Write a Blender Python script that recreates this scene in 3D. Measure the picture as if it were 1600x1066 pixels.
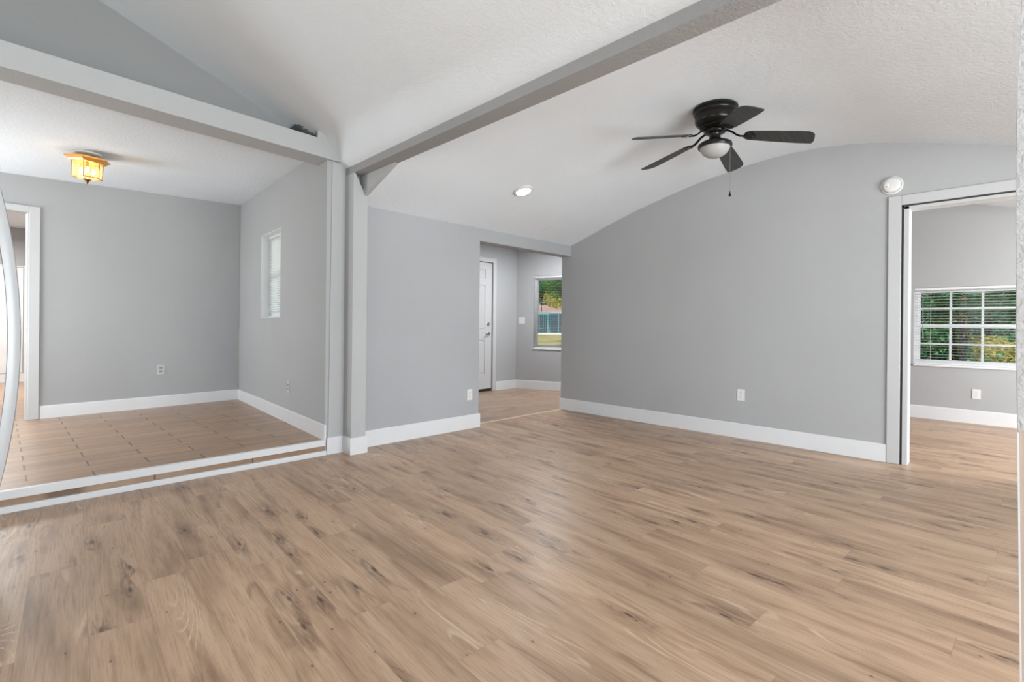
import bpy, bmesh, math, random
from math import radians as R, sin, cos, pi
from mathutils import Vector, Matrix
random.seed(7)
scene = bpy.context.scene
for o in list(bpy.data.objects): bpy.data.objects.remove(o)
col = scene.collection

# ---------------- camera ----------------
cam = bpy.data.cameras.new('camera'); cam_o = bpy.data.objects.new('camera', cam); col.objects.link(cam_o)
cam.sensor_width = 36; cam.lens = 767.3 / 1600 * 36; cam.shift_y = -23.5 / 1600
cam.clip_start = 0.02; cam.clip_end = 400
cam_o.location = (0, 0, 1.1)
cam_o.rotation_mode = 'XYZ'; cam_o.rotation_euler = (R(90), R(-0.56), R(45.27 - 90))
scene.camera = cam_o

# ---------------- view / world / lights ----------------
vs = scene.view_settings
vs.view_transform = 'Standard'; vs.look = 'None'; vs.gamma = 1; vs.use_curve_mapping = False; vs.exposure = 0.15
try: scene.cycles.use_denoising = True
except Exception: pass
scene.cycles.max_bounces = 10; scene.cycles.diffuse_bounces = 6; scene.cycles.glossy_bounces = 3
scene.cycles.transparent_max_bounces = 12; scene.cycles.caustics_reflective = False; scene.cycles.caustics_refractive = False
scene.cycles.sample_clamp_indirect = 6

world = bpy.data.worlds.new('sky'); scene.world = world; world.use_nodes = True
wn = world.node_tree; wn.nodes.clear()
wo = wn.nodes.new('ShaderNodeOutputWorld'); wb = wn.nodes.new('ShaderNodeBackground'); st = wn.nodes.new('ShaderNodeTexSky')
st.sky_type = 'HOSEK_WILKIE'; st.turbidity = 3.0; st.ground_albedo = 0.4; st.sun_direction = (-0.5, -0.15, 0.85)
wb.inputs['Strength'].default_value = 1.2
wn.links.new(st.outputs[0], wb.inputs['Color']); wn.links.new(wb.outputs[0], wo.inputs['Surface'])

sun = bpy.data.lights.new('sun', 'SUN'); sun.energy = 4.5; sun.angle = R(0.6); sun.color = (1, 0.95, 0.86)
sun_o = bpy.data.objects.new('sun', sun); col.objects.link(sun_o)
sun_o.rotation_euler = Vector((0.5, 0.15, -0.85)).to_track_quat('-Z', 'Y').to_euler(); sun_o.location = (0, 0, 20)

def area(name, loc, direction, sx, sy, power, color=(1, 1, 1), spread=180):
    l = bpy.data.lights.new(name, 'AREA'); l.shape = 'RECTANGLE'; l.size = sx; l.size_y = sy; l.energy = power; l.color = color
    l.spread = R(spread)
    o = bpy.data.objects.new(name, l); col.objects.link(o); o.location = loc
    o.rotation_euler = Vector(direction).to_track_quat('-Z', 'Z').to_euler(); return o
# fill lights added in made-up openings behind the camera and beside the raised room
area('fill_behind_camera', (1.6, -2.98, 1.15), (0, 1, 0.5), 3.8, 2.1, 345, (0.90, 0.96, 1.0))
area('fill_kitchen_side', (-3.18, 0.6, 1.4), (1, 0, 0.42), 3.6, 1.8, 105, (0.90, 0.96, 1.0))
area('fill_raised_room', (-1.55, 5.95, 1.35), (1, 0, -0.12), 1.0, 1.3, 66, (0.92, 0.97, 1.0))
# fill lights added to brighten the far room, back room, side window and hall
area('fill_far_room', (6.4, -2.98, 1.3), (0, 1, 0), 2.0, 1.4, 250, (0.95, 0.98, 1.0))
area('fill_back_room', (-0.9, 9.4, 2.42), (0, 0, -1), 1.6, 1.6, 125, (1, 0.98, 0.95))
area('fill_side_court', (3.1, 5.6, 1.8), (-1, 0, -0.1), 1.2, 1.2, 26, (0.97, 0.99, 1.0))
area('fill_hall', (5.60, 4.75, 2.45), (0, 0, -1), 0.5, 0.5, 46, (0.96, 0.98, 1.0))

# ---------------- helpers ----------------
def link(name, bm, mat=None, parent=None, smooth=False):
    me = bpy.data.meshes.new(name)
    bmesh.ops.recalc_face_normals(bm, faces=bm.faces)
    bm.to_mesh(me); bm.free()
    if smooth:
        for p in me.polygons: p.use_smooth = True
        try: me.set_sharp_from_angle(angle=R(40))
        except Exception: pass
    o = bpy.data.objects.new(name, me); col.objects.link(o)
    if mat: me.materials.append(mat)
    if parent: o.parent = parent
    return o
def box(bm, x0, x1, y0, y1, z0, z1, bev=0):
    vs_ = [bm.verts.new((x, y, z)) for x in (x0, x1) for y in (y0, y1) for z in (z0, z1)]
    f = [(0, 1, 3, 2), (4, 6, 7, 5), (0, 4, 5, 1), (2, 3, 7, 6), (0, 2, 6, 4), (1, 5, 7, 3)]
    fs = [bm.faces.new([vs_[i] for i in q]) for q in f]
    if bev:
        es = list({e for q in fs for e in q.edges})
        bmesh.ops.bevel(bm, geom=es, offset=bev, segments=2, affect='EDGES', profile=0.5)
    return vs_
def hexa(bm, p):  # 8 points: bottom ring 4, top ring 4
    v = [bm.verts.new(q) for q in p]
    for q in ((0, 3, 2, 1), (4, 5, 6, 7), (0, 1, 5, 4), (1, 2, 6, 5), (2, 3, 7, 6), (3, 0, 4, 7)): bm.faces.new([v[i] for i in q])
def prism(bm, pts, fn, a, b):  # 2D polygon pts, fn(u,v,w)->xyz, extruded w from a to b
    A_ = [bm.verts.new(fn(u, v, a)) for u, v in pts]; B_ = [bm.verts.new(fn(u, v, b)) for u, v in pts]
    n = len(pts); bm.faces.new(A_[::-1]); bm.faces.new(B_)
    for i in range(n): bm.faces.new((A_[i], A_[(i + 1) % n], B_[(i + 1) % n], B_[i]))
def lathe(bm, prof, seg=32, M=None):
    M = M or Matrix(); rings = []
    for r, z in prof:
        if r < 1e-6: rings.append([bm.verts.new(M @ Vector((0, 0, z)))])
        else: rings.append([bm.verts.new(M @ Vector((r * cos(2 * pi * i / seg), r * sin(2 * pi * i / seg), z))) for i in range(seg)])
    for a, b in zip(rings, rings[1:]):
        for i in range(seg):
            j = (i + 1) % seg
            if len(a) == 1 and len(b) == 1: continue
            if len(a) == 1: bm.faces.new((a[0], b[i], b[j]))
            elif len(b) == 1: bm.faces.new((a[i], b[0], a[j]))
            else: bm.faces.new((a[i], b[i], b[j], a[j]))
def tube(bm, pts, r, seg=10, rs=None, flat=None):
    pts = [Vector(p) for p in pts]; rings = []
    up0 = Vector((0, 0, 1))
    for i, p in enumerate(pts):
        t = (pts[min(i + 1, len(pts) - 1)] - pts[max(i - 1, 0)]).normalized()
        u = t.cross(up0)
        if u.length < 1e-3: u = t.cross(Vector((0, 1, 0)))
        u.normalize(); w = u.cross(t).normalized(); rr = rs[i] if rs else r
        fa = flat or (1, 1)
        rings.append([bm.verts.new(p + u * cos(2 * pi * k / seg) * rr * fa[0] + w * sin(2 * pi * k / seg) * rr * fa[1]) for k in range(seg)])
    for a, b in zip(rings, rings[1:]):
        for k in range(seg): bm.faces.new((a[k], a[(k + 1) % seg], b[(k + 1) % seg], b[k]))
    bm.faces.new(rings[0][::-1]); bm.faces.new(rings[-1])
def BM(): return bmesh.new()
def boxo(name, mat, parent, *a, bev=0):
    bm = BM(); box(bm, *a, bev=bev); return link(name, bm, mat, parent)
def structure(o, label=None):
    o['kind'] = 'structure'
    if label: o['label'] = label
    return o
def thing(name, label, cat, M=None, group=None):
    o = bpy.data.objects.new(name, None); col.objects.link(o); o.empty_display_size = 0.1
    o['label'] = label; o['category'] = cat
    if group: o['group'] = group
    if M is not None: o.matrix_world = M
    return o
def tag(o, label, cat, group=None, kind=None):
    o['label'] = label; o['category'] = cat
    if group: o['group'] = group
    if kind: o['kind'] = kind
    return o
def frame(p0, p1, s=0, z=0, flip=False):
    """local x along the wall p0->p1, local y INTO the wall, z up; room side is -y"""
    a = Vector((p0[0], p0[1], 0)); d = (Vector((p1[0], p1[1], 0)) - a).normalized()
    n = Vector((-d.y, d.x, 0))
    if flip: n = -n
    if flip:  # keep right handed: mirror x too is not wanted, so swap direction
        d2 = -d; M = Matrix.Identity(4)
        M.col[0][:3] = d2; M.col[1][:3] = n; M.col[2][:3] = (0, 0, 1)
    else:
        M = Matrix.Identity(4); M.col[0][:3] = d; M.col[1][:3] = n; M.col[2][:3] = (0, 0, 1)
    M.col[3][:3] = a + d * s + Vector((0, 0, z)); return M

def wall(name, p0, p1, th, z0, top, holes=(), mat=None):
    """wall box from p0 to p1, extends th to the left normal; top: number or list of (s,z); holes (s0,s1,z0,z1)"""
    L = (Vector(p1) - Vector(p0)).length
    prof = top if isinstance(top, list) else [(0, top), (L, top)]
    def zt(s):
        for (a, za), (b, zb) in zip(prof, prof[1:]):
            if a - 1e-6 <= s <= b + 1e-6: return za + (zb - za) * (s - a) / max(b - a, 1e-9)
        return prof[-1][1] if s > prof[-1][0] else prof[0][1]
    bs = sorted({0.0, L, *[min(max(s, 0), L) for s, _ in prof], *[h[0] for h in holes], *[h[1] for h in holes]})
    bs = [b for i, b in enumerate(bs) if i == 0 or b - bs[i - 1] > 1e-5]
    M = frame(p0, p1); bm = BM()
    for a, b in zip(bs, bs[1:]):
        m = (a + b) / 2; hs = sorted([h for h in holes if h[0] <= m <= h[1]], key=lambda h: h[2])
        lo = z0
        segs = []
        for h in hs:
            if h[2] > lo + 1e-5: segs.append((lo, lo, h[2], h[2]))
            lo = h[3]
        segs.append((lo, lo, zt(a), zt(b)))
        for (a0, b0, a1, b1) in segs:
            y0, y1 = (0, th) if th > 0 else (th, 0)
            hexa(bm, [M @ Vector(v) for v in ((a, y0, a0), (b, y0, b0), (b, y1, b0), (a, y1, a0), (a, y0, a1), (b, y0, b1), (b, y1, b1), (a, y1, a1))])
    bmesh.ops.remove_doubles(bm, verts=bm.verts, dist=1e-5)
    # drop faces shared inside between columns
    seen = {}
    for f in bm.faces:
        k = tuple(sorted(v.index for v in f.verts)) if False else tuple(sorted((round(v.co.x, 4), round(v.co.y, 4), round(v.co.z, 4)) for v in f.verts))
        seen.setdefault(k, []).append(f)
    dead = [f for fs in seen.values() if len(fs) > 1 for f in fs]
    if dead: bmesh.ops.delete(bm, geom=dead, context='FACES')
    return structure(link(name, bm, mat))

# ---------------- materials ----------------
class NT:
    def __init__(s, name):
        s.m = bpy.data.materials.new(name); s.m.use_nodes = True; s.t = s.m.node_tree; s.t.nodes.clear()
        s.out = s.t.nodes.new('ShaderNodeOutputMaterial'); s.b = s.t.nodes.new('ShaderNodeBsdfPrincipled')
        s.t.links.new(s.b.outputs[0], s.out.inputs['Surface'])
    def n(s, typ, **kw):
        nd = s.t.nodes.new(typ)
        for k, v in kw.items():
            if hasattr(nd, k): setattr(nd, k, v)
        return nd
    def L(s, a, b): s.t.links.new(a, b)
    def inp(s, sock, v):
        if isinstance(v, bpy.types.NodeSocket): s.L(v, sock)
        else: sock.default_value = v
    def math(s, op, a, b=0.0, c=0.0, clamp=False):
        nd = s.n('ShaderNodeMath', operation=op); nd.use_clamp = clamp
        s.inp(nd.inputs[0], a); s.inp(nd.inputs[1], b); s.inp(nd.inputs[2], c); return nd.outputs[0]
    def comb(s, x, y, z=0.0):
        nd = s.n('ShaderNodeCombineXYZ')
        for i, v in enumerate((x, y, z)): s.inp(nd.inputs[i], v)
        return nd.outputs[0]
    def noise(s, vec, scale=1, detail=3, rough=0.5, dist=0):
        nd = s.n('ShaderNodeTexNoise'); s.L(vec, nd.inputs['Vector']); nd.inputs['Scale'].default_value = scale
        nd.inputs['Detail'].default_value = detail; nd.inputs['Roughness'].default_value = rough; nd.inputs['Distortion'].default_value = dist
        return nd.outputs[0]
    def ramp(s, f, stops):
        nd = s.n('ShaderNodeValToRGB'); s.L(f, nd.inputs[0]); cr = nd.color_ramp
        while len(cr.elements) < len(stops): cr.elements.new(0.5)
        for e, (p, c) in zip(cr.elements, stops): e.position = p; e.color = (*c, 1) if not isinstance(c, float) else (c, c, c, 1)
        return nd.outputs[0]
    def mix(s, f, a, b, mode='MIX'):
        nd = s.n('ShaderNodeMix', data_type='RGBA', blend_type=mode)
        s.inp(nd.inputs[0], f)
        for i, v in ((6, a), (7, b)):
            if isinstance(v, bpy.types.NodeSocket): s.L(v, nd.inputs[i])
            else: nd.inputs[i].default_value = (*v, 1)
        return nd.outputs[2]
    def mapr(s, v, a, b, c=0.0, d=1.0, smooth=False):
        nd = s.n('ShaderNodeMapRange'); nd.interpolation_type = 'SMOOTHSTEP' if smooth else 'LINEAR'
        s.inp(nd.inputs[0], v); nd.inputs[1].default_value = a; nd.inputs[2].default_value = b; nd.inputs[3].default_value = c; nd.inputs[4].default_value = d
        return nd.outputs[0]
    def bump(s, h, strength=0.3, dist=0.002):
        nd = s.n('ShaderNodeBump'); nd.inputs['Strength'].default_value = strength; nd.inputs['Distance'].default_value = dist
        s.L(h, nd.inputs['Height']); s.L(nd.outputs[0], s.b.inputs['Normal'])
    def coord(s, kind='Object'):
        return s.n('ShaderNodeTexCoord').outputs[kind]
def srgb(r, g, b):
    f = lambda c: (c / 12.92 if c <= 0.04045 else ((c + 0.055) / 1.055) ** 2.4)
    return tuple(f(v / 255) for v in (r, g, b))
def plain(name, c, rough=0.5, metal=0, noise_amt=0.04, bump=0.0, bscale=200, spec=0.5):
    t = NT(name); co = t.coord()
    n = t.noise(co, 6, 3)
    f = t.mapr(n, 0.3, 0.7, 1 - noise_amt, 1 + noise_amt)
    cc = t.mix(1.0, c, t.comb(f, f, f), 'MULTIPLY')
    t.L(cc, t.b.inputs['Base Color']); t.b.inputs['Roughness'].default_value = rough; t.b.inputs['Metallic'].default_value = metal
    t.b.inputs['Specular IOR Level'].default_value = spec
    if bump: t.bump(t.noise(co, bscale, 4), bump, 0.002)
    return t.m
def paint(name, c, scale=45, strength=0.35, dist=0.0035, rough=0.75):
    """rolled paint over a skip-trowel texture"""
    t = NT(name); co = t.coord()
    n1 = t.noise(co, scale, 4, 0.55, 0.6); n2 = t.noise(co, scale * 5, 2)
    k = t.ramp(n1, [(0.42, 0.0), (0.58, 1.0)])
    h = t.math('ADD', k, t.math('MULTIPLY', n2, 0.25))
    big = t.mapr(t.noise(co, 1.3, 3), 0.3, 0.7, 0.975, 1.025)
    t.L(t.mix(1.0, c, t.comb(big, big, big), 'MULTIPLY'), t.b.inputs['Base Color'])
    t.b.inputs['Roughness'].default_value = rough; t.b.inputs['Specular IOR Level'].default_value = 0.3
    t.bump(h, strength, dist); return t.m

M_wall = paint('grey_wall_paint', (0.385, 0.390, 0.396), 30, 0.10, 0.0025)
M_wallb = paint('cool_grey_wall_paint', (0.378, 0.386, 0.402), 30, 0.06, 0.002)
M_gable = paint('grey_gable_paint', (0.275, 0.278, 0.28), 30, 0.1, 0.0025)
M_pillar = paint('light_grey_pillar_paint', (0.435, 0.44, 0.445), 30, 0.05, 0.002)
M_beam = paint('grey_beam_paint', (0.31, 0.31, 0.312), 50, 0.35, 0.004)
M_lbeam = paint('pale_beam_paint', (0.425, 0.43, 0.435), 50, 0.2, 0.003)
M_ceil = paint('white_ceiling_texture', (0.75, 0.795, 0.84), 42, 0.22, 0.004)
M_ceil_dimmed = paint('white_ceiling_texture_dimmed', (0.70, 0.735, 0.77), 42, 0.22, 0.004)  # darker copy of the white ceiling paint, evening out the overlit left side
M_trim = plain('white_trim_paint', (0.675, 0.685, 0.70), 0.35, noise_amt=0.015)
M_casing = plain('grey_white_casing_paint', (0.49, 0.495, 0.50), 0.4, noise_amt=0.015)
M_door = plain('white_door_paint', (0.50, 0.505, 0.51), 0.4, noise_amt=0.01)
M_vinyl = plain('white_vinyl', (0.70, 0.71, 0.72), 0.4, noise_amt=0.01)
M_plate = plain('white_plastic', (0.68, 0.68, 0.67), 0.3, noise_amt=0.01)
M_plate_painted = plain('painted_over_plate', (0.50, 0.50, 0.50), 0.5, noise_amt=0.02)
M_slot = plain('dark_slot', (0.05, 0.05, 0.05), 0.6)
M_slotg = plain('grey_socket', (0.26, 0.26, 0.26), 0.5)
M_black = plain('rubber_black', (0.012, 0.012, 0.012), 0.6)
M_metal = plain('brushed_nickel', (0.55, 0.54, 0.52), 0.25, 1.0)
M_dbronze = plain('black_bronze_metal', (0.018, 0.017, 0.016), 0.28, 0.6, 0.2)
M_brass = plain('polished_brass', (0.85, 0.42, 0.10), 0.3, 0.55, 0.06)
M_darkbrass = plain('dark_brass', (0.30, 0.16, 0.05), 0.3, 1.0, 0.1)
M_fridge = plain('white_appliance_enamel', (0.50, 0.51, 0.52), 0.25, noise_amt=0.01)
M_drywall = plain('torn_drywall_core', (0.16, 0.155, 0.15), 0.9, 0, 0.5, 0.8, 60)
M_strip = plain('pale_transition_strip', (0.62, 0.48, 0.36), 0.4)

def emis(name, c, s):
    m = bpy.data.materials.new(name); m.use_nodes = True; t = m.node_tree; t.nodes.clear()
    o = t.nodes.new('ShaderNodeOutputMaterial'); e = t.nodes.new('ShaderNodeEmission'); e.inputs[0].default_value = (*c, 1); e.inputs[1].default_value = s
    t.links.new(e.outputs[0], o.inputs[0]); return m
M_bulb = emis('lit_bulb', (1.0, 0.80, 0.50), 6)
M_led = emis('lit_downlight_lens', (1, 1, 1), 3.0)
def thin_glass(name, tint, refl=0.08, rough=0.02, diff=0.0, dc=(1, 1, 1)):
    m = bpy.data.materials.new(name); m.use_nodes = True; t = m.node_tree; t.nodes.clear()
    o = t.nodes.new('ShaderNodeOutputMaterial'); tr = t.nodes.new('ShaderNodeBsdfTransparent'); g = t.nodes.new('ShaderNodeBsdfGlossy')
    tr.inputs[0].default_value = (*tint, 1); g.inputs['Roughness'].default_value = rough
    mx = t.nodes.new('ShaderNodeMixShader'); mx.inputs[0].default_value = refl
    t.links.new(tr.outputs[0], mx.inputs[1]); t.links.new(g.outputs[0], mx.inputs[2]); last = mx
    if diff:
        d = t.nodes.new('ShaderNodeBsdfTranslucent'); d.inputs[0].default_value = (*dc, 1); d2 = t.nodes.new('ShaderNodeBsdfDiffuse'); d2.inputs[0].default_value = (*dc, 1)
        a = t.nodes.new('ShaderNodeMixShader'); a.inputs[0].default_value = 0.5; t.links.new(d.outputs[0], a.inputs[1]); t.links.new(d2.outputs[0], a.inputs[2])
        m2 = t.nodes.new('ShaderNodeMixShader'); m2.inputs[0].default_value = diff
        t.links.new(mx.outputs[0], m2.inputs[1]); t.links.new(a.outputs[0], m2.inputs[2]); last = m2
    t.links.new(last.outputs[0], o.inputs[0]); return m
M_glass = thin_glass('window_glass', (0.97, 0.99, 0.98), 0.006)
M_amber = thin_glass('amber_tinted_glass', (1.0, 0.86, 0.62), 0.08, 0.05, 0.25, (1.0, 0.66, 0.34))
def translucent(name, c, amt=0.4):
    t = NT(name); t.b.inputs['Base Color'].default_value = (*c, 1); t.b.inputs['Roughness'].default_value = 0.5
    tl = t.n('ShaderNodeBsdfTranslucent'); tl.inputs[0].default_value = (*c, 1); mx = t.n('ShaderNodeMixShader'); mx.inputs[0].default_value = amt
    t.L(t.b.outputs[0], mx.inputs[1]); t.L(tl.outputs[0], mx.inputs[2]); t.L(mx.outputs[0], t.out.inputs['Surface']); return t.m
M_slat = translucent('blind_slat_vinyl', (0.80, 0.82, 0.81), 0.35)
M_bowl = translucent('frosted_glass_bowl', (0.50, 0.50, 0.50), 0.25)

def wood_floor(name, angle, pw=0.18, pl=1.22, light=(190, 160, 133), mid=(172, 141, 114), dark=(130, 101, 77), shift=(0, 0), seam=0.0011):
    """vinyl oak planks: local y runs along the planks"""
    t = NT(name); co = t.coord()
    mp = t.n('ShaderNodeMapping'); mp.inputs['Rotation'].default_value = (0, 0, angle); mp.inputs['Location'].default_value = (shift[0], shift[1], 0)
    t.L(co, mp.inputs[0]); sp = t.n('ShaderNodeSeparateXYZ'); t.L(mp.outputs[0], sp.inputs[0]); x, y = sp.outputs[0], sp.outputs[1]
    xs = t.math('DIVIDE', x, pw); row = t.math('FLOOR', xs); fx = t.math('FRACT', xs)
    wn1 = t.n('ShaderNodeTexWhiteNoise', noise_dimensions='1D'); t.L(row, wn1.inputs['W'])
    ys = t.math('DIVIDE', t.math('ADD', y, t.math('MULTIPLY', wn1.outputs[0], pl)), pl); idx = t.math('FLOOR', ys); fy = t.math('FRACT', ys)
    wn2 = t.n('ShaderNodeTexWhiteNoise', noise_dimensions='2D'); t.L(t.comb(row, idx), wn2.inputs['Vector'])
    rnd = wn2.outputs[0]; rc = wn2.outputs[1]
    sc = t.n('ShaderNodeSeparateColor'); t.L(rc, sc.inputs[0])
    ox = t.math('ADD', x, t.math('MULTIPLY', sc.outputs[0], 37)); oy = t.math('ADD', y, t.math('MULTIPLY', sc.outputs[1], 53))
    def nz(sx, sy, **k): return t.noise(t.comb(t.math('MULTIPLY', ox, sx), t.math('MULTIPLY', oy, sy)), 1, **k)
    broad = nz(9, 1.1, detail=3, dist=0.6)
    fine = nz(150, 5.0, detail=6, rough=0.7)
    mid_n = nz(30, 2.2, detail=4, dist=0.4)
    smudge = nz(13, 1.7, detail=4, rough=0.6, dist=1.2)
    # cathedral rings
    ring = nz(5.0, 0.7, detail=1, dist=0.3)
    sn = t.math('SINE', t.math('MULTIPLY', ring, 150)); rl = t.mapr(sn, 0.55, 1.0, 0, 1, True)
    rmask = t.math('MULTIPLY', t.mapr(nz(5.0, 1.0, detail=2), 0.56, 0.66, 0, 1, True), t.mapr(fine, 0.40, 0.60, 0, 1))
    # knots
    def knots(sx, sy, r0, gate, off):
        vo = t.n('ShaderNodeTexVoronoi'); vo.voronoi_dimensions = '2D'
        t.L(t.comb(t.math('ADD', t.math('MULTIPLY', ox, sx), off), t.math('MULTIPLY', oy, sy)), vo.inputs['Vector']); vo.inputs['Scale'].default_value = 1
        sep = t.n('ShaderNodeSeparateColor'); t.L(vo.outputs['Color'], sep.inputs[0])
        g = t.math('GREATER_THAN', sep.outputs[0], gate)
        core = t.mapr(vo.outputs['Distance'], r0 * 0.25, r0, 1, 0, True); halo = t.mapr(vo.outputs['Distance'], r0 * 0.6, r0 * 6, 1, 0, True)
        return t.math('MULTIPLY', g, core), t.math('MULTIPLY', g, halo)
    k1, h1 = knots(9.0, 2.4, 0.10, 0.80, 0.0); k2, h2 = knots(6.0, 3.2, 0.035, 0.55, 7.3)
    base = t.ramp(broad, [(0.28, srgb(*dark)), (0.50, srgb(*mid)), (0.72, srgb(*light))])
    base = t.mix(t.mapr(mid_n, 0.35, 0.62, 0.0, 0.42), base, srgb(*light))
    base = t.mix(t.mapr(smudge, 0.55, 0.72, 0.0, 0.62, True), base, srgb(116, 87, 65))
    base = t.mix(t.mapr(fine, 0.48, 0.66, 0.0, 0.55), base, srgb(130, 101, 78))
    base = t.mix(t.math('MULTIPLY', t.math('MULTIPLY', rl, rmask), 0.75), base, srgb(216, 192, 168))
    hmask = t.math('MULTIPLY', t.math('MAXIMUM', h1, t.math('MULTIPLY', h2, 0.25)), t.mapr(nz(40, 7, detail=4, dist=1.5), 0.42, 0.62, 0.15, 1))
    base = t.mix(t.math('MULTIPLY', hmask, 0.75), base, srgb(92, 68, 51))
    base = t.mix(t.math('MULTIPLY', t.math('MAXIMUM', k1, k2), 0.85), base, srgb(66, 47, 36))
    pv = t.mapr(rnd, 0, 1, 0.90, 1.07)
    base = t.mix(1.0, base, t.comb(pv, pv, pv), 'MULTIPLY')
    ex = t.math('MULTIPLY', t.math('MINIMUM', fx, t.math('SUBTRACT', 1, fx)), pw); ey = t.math('MULTIPLY', t.math('MINIMUM', fy, t.math('SUBTRACT', 1, fy)), pl)
    e = t.mapr(t.math('MINIMUM', ex, ey), seam * 0.3, seam, 1, 0)
    base = t.mix(t.math('MULTIPLY', e, 0.45), base, srgb(90, 68, 52))
    t.L(base, t.b.inputs['Base Color'])
    t.L(t.mapr(fine, 0.3, 0.7, 0.30, 0.42), t.b.inputs['Roughness'])
    t.b.inputs['Specular IOR Level'].default_value = 0.5
    h = t.math('SUBTRACT', t.math('MULTIPLY', fine, -0.35), t.math('MULTIPLY', e, 1.0))
    t.bump(h, 0.12, 0.0012)
    return t.m
M_floor = wood_floor('oak_vinyl_planks', R(3.0), shift=(0.135, 0.0))
M_floor_hall = wood_floor('oak_vinyl_planks_hall', R(-84), pw=0.125, light=(176, 149, 128), mid=(163, 136, 115), dark=(140, 113, 93), shift=(0.3, 0.2))

def tile_floor(name):
    t = NT(name); co = t.coord(); mp = t.n('ShaderNodeMapping'); mp.inputs['Rotation'].default_value = (0, 0, R(-1.6)); t.L(co, mp.inputs[0])
    sp = t.n('ShaderNodeSeparateXYZ'); t.L(mp.outputs[0], sp.inputs[0]); x, y = sp.outputs[0], sp.outputs[1]
    ph = 0.1615; pw = 0.61
    ys = t.math('DIVIDE', t.math('SUBTRACT', y, 4.20), ph); row = t.math('FLOOR', ys); fy = t.math('FRACT', ys)
    odd = t.math('MODULO', t.math('ADD', row, 200.0), 2.0)
    xs = t.math('DIVIDE', t.math('ADD', t.math('SUBTRACT', x, 0.13), t.math('MULTIPLY', odd, pw * 0.5)), pw); ix = t.math('FLOOR', xs); fx = t.math('FRACT', xs)
    w = t.n('ShaderNodeTexWhiteNoise', noise_dimensions='2D'); t.L(t.comb(row, ix), w.inputs['Vector'])
    s = t.n('ShaderNodeSeparateColor'); t.L(w.outputs[1], s.inputs[0])
    ox = t.math('ADD', x, t.math('MULTIPLY', s.outputs[0], 31)); oy = t.math('ADD', y, t.math('MULTIPLY', s.outputs[1], 17))
    a = t.noise(t.comb(t.math('MULTIPLY', ox, 1.4), t.math('MULTIPLY', oy, 14)), 1, 4, 0.6, 0.5)
    b = t.noise(t.comb(t.math('MULTIPLY', ox, 5), t.math('MULTIPLY', oy, 90)), 1, 4, 0.6)
    base = t.ramp(a, [(0.3, srgb(138, 109, 86)), (0.52, srgb(160, 130, 104)), (0.75, srgb(176, 147, 121))])
    base = t.mix(t.mapr(b, 0.45, 0.75, 0, 0.4), base, srgb(140, 110, 90))
    pv = t.mapr(w.outputs[0], 0, 1, 0.92, 1.05); base = t.mix(1.0, base, t.comb(pv, pv, pv), 'MULTIPLY')
    ey = t.math('MULTIPLY', t.math('MINIMUM', fy, t.math('SUBTRACT', 1, fy)), ph); ex = t.math('MULTIPLY', t.math('MINIMUM', fx, t.math('SUBTRACT', 1, fx)), pw)
    gy = t.mapr(ey, 0.0018, 0.0030, 1, 0); gx = t.mapr(ex, 0.004, 0.0055, 1, 0); g = t.math('MAXIMUM', t.math('MULTIPLY', gy, 0.7), t.math('MULTIPLY', gx, 0.9))
    base = t.mix(g, base, srgb(78, 54, 38))
    t.L(base, t.b.inputs['Base Color']); t.b.inputs['Roughness'].default_value = 0.33
    t.bump(t.math('MULTIPLY', g, -1.0), 0.4, 0.002); return t.m
M_tile = tile_floor('wood_look_tile')

# ---------------- main planes of the house ----------------
XR = 5.09; YB = 4.045; XF = 7.975; TH = 0.115
PROF = [(-3.1, 2.18), (-1.2, 2.18), (-0.75, 2.24), (-0.041, 2.437), (0.268, 2.53), (0.659, 2.64), (0.832, 2.684), (1.016, 2.716), (1.212, 2.737), (1.42, 2.745), (1.643, 2.738), (1.881, 2.714), (2.273, 2.655), (2.559, 2.598), (3.033, 2.482), (3.382, 2.380), (4.045, 2.160), (4.16, 2.122), (4.3, 2.08)]
def zR(y):
    for (a, za), (b, zb) in zip(PROF, PROF[1:]):
        if a <= y <= b: return za + (zb - za) * (y - a) / (b - a)
    return PROF[-1][1] if y > 0 else PROF[0][1]
# floors
bm = BM(); box(bm, -3.3, XF + 0.1, -3.1, 4.16, -0.12, 0.0); structure(link('floor', bm, M_floor))
bm = BM(); box(bm, 3.3, 7.6, 4.165, 6.3, -0.12, 0.0); structure(link('hall_floor', bm, M_floor_hall))
bm = BM(); box(bm, -3.3, 2.05, 4.075, 12.0, 0.02, 0.125); structure(link('tiled_floor', bm, M_tile))
tag(boxo('threshold_strip', M_strip, None, 3.52, 5.075, 4.150, 4.180, 0.0, 0.006), 'thin pale threshold strip between the hall floor and the living room planks', 'threshold strip')

# step up to the tiled room: white nosing, tile riser, white bottom strip
bm = BM(); box(bm, -1.4, 1.795, 4.045, 4.075, 0.0, 0.125); structure(link('step_trim', bm, M_tile))
structure(boxo('trim_1', M_trim, None, -1.4, 1.795, 4.018, 4.060, 0.078, 0.127, bev=0.003))
structure(boxo('trim_2', M_trim, None, -1.4, 1.800, 4.012, 4.045, 0.0, 0.040, bev=0.003))

# right-hand wall of the living room with the gable profile and the doorway
segs = [(y - (-3.1), z + 0.03) for y, z in PROF if y <= 4.17] + [(7.3, 2.14)]
# frame(p0,p1): left normal of +Y direction is -X, so th is negative to grow towards +X
wall('wall_right', (XR, -3.1), (XR, 4.20), -TH, 0, segs, [(2.60, 3.72, 0, 2.155)], M_wall)
# partition with the opening to the hall
top_b = zR(4.045) + 0.03
wall('wall_back', (2.05, YB), (XR, YB), 0.155, 0, [(0, top_b), (XR - 2.05, top_b)], [(1.455, XR - 2.05, -0.01, 2.022)], M_wallb)
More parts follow.
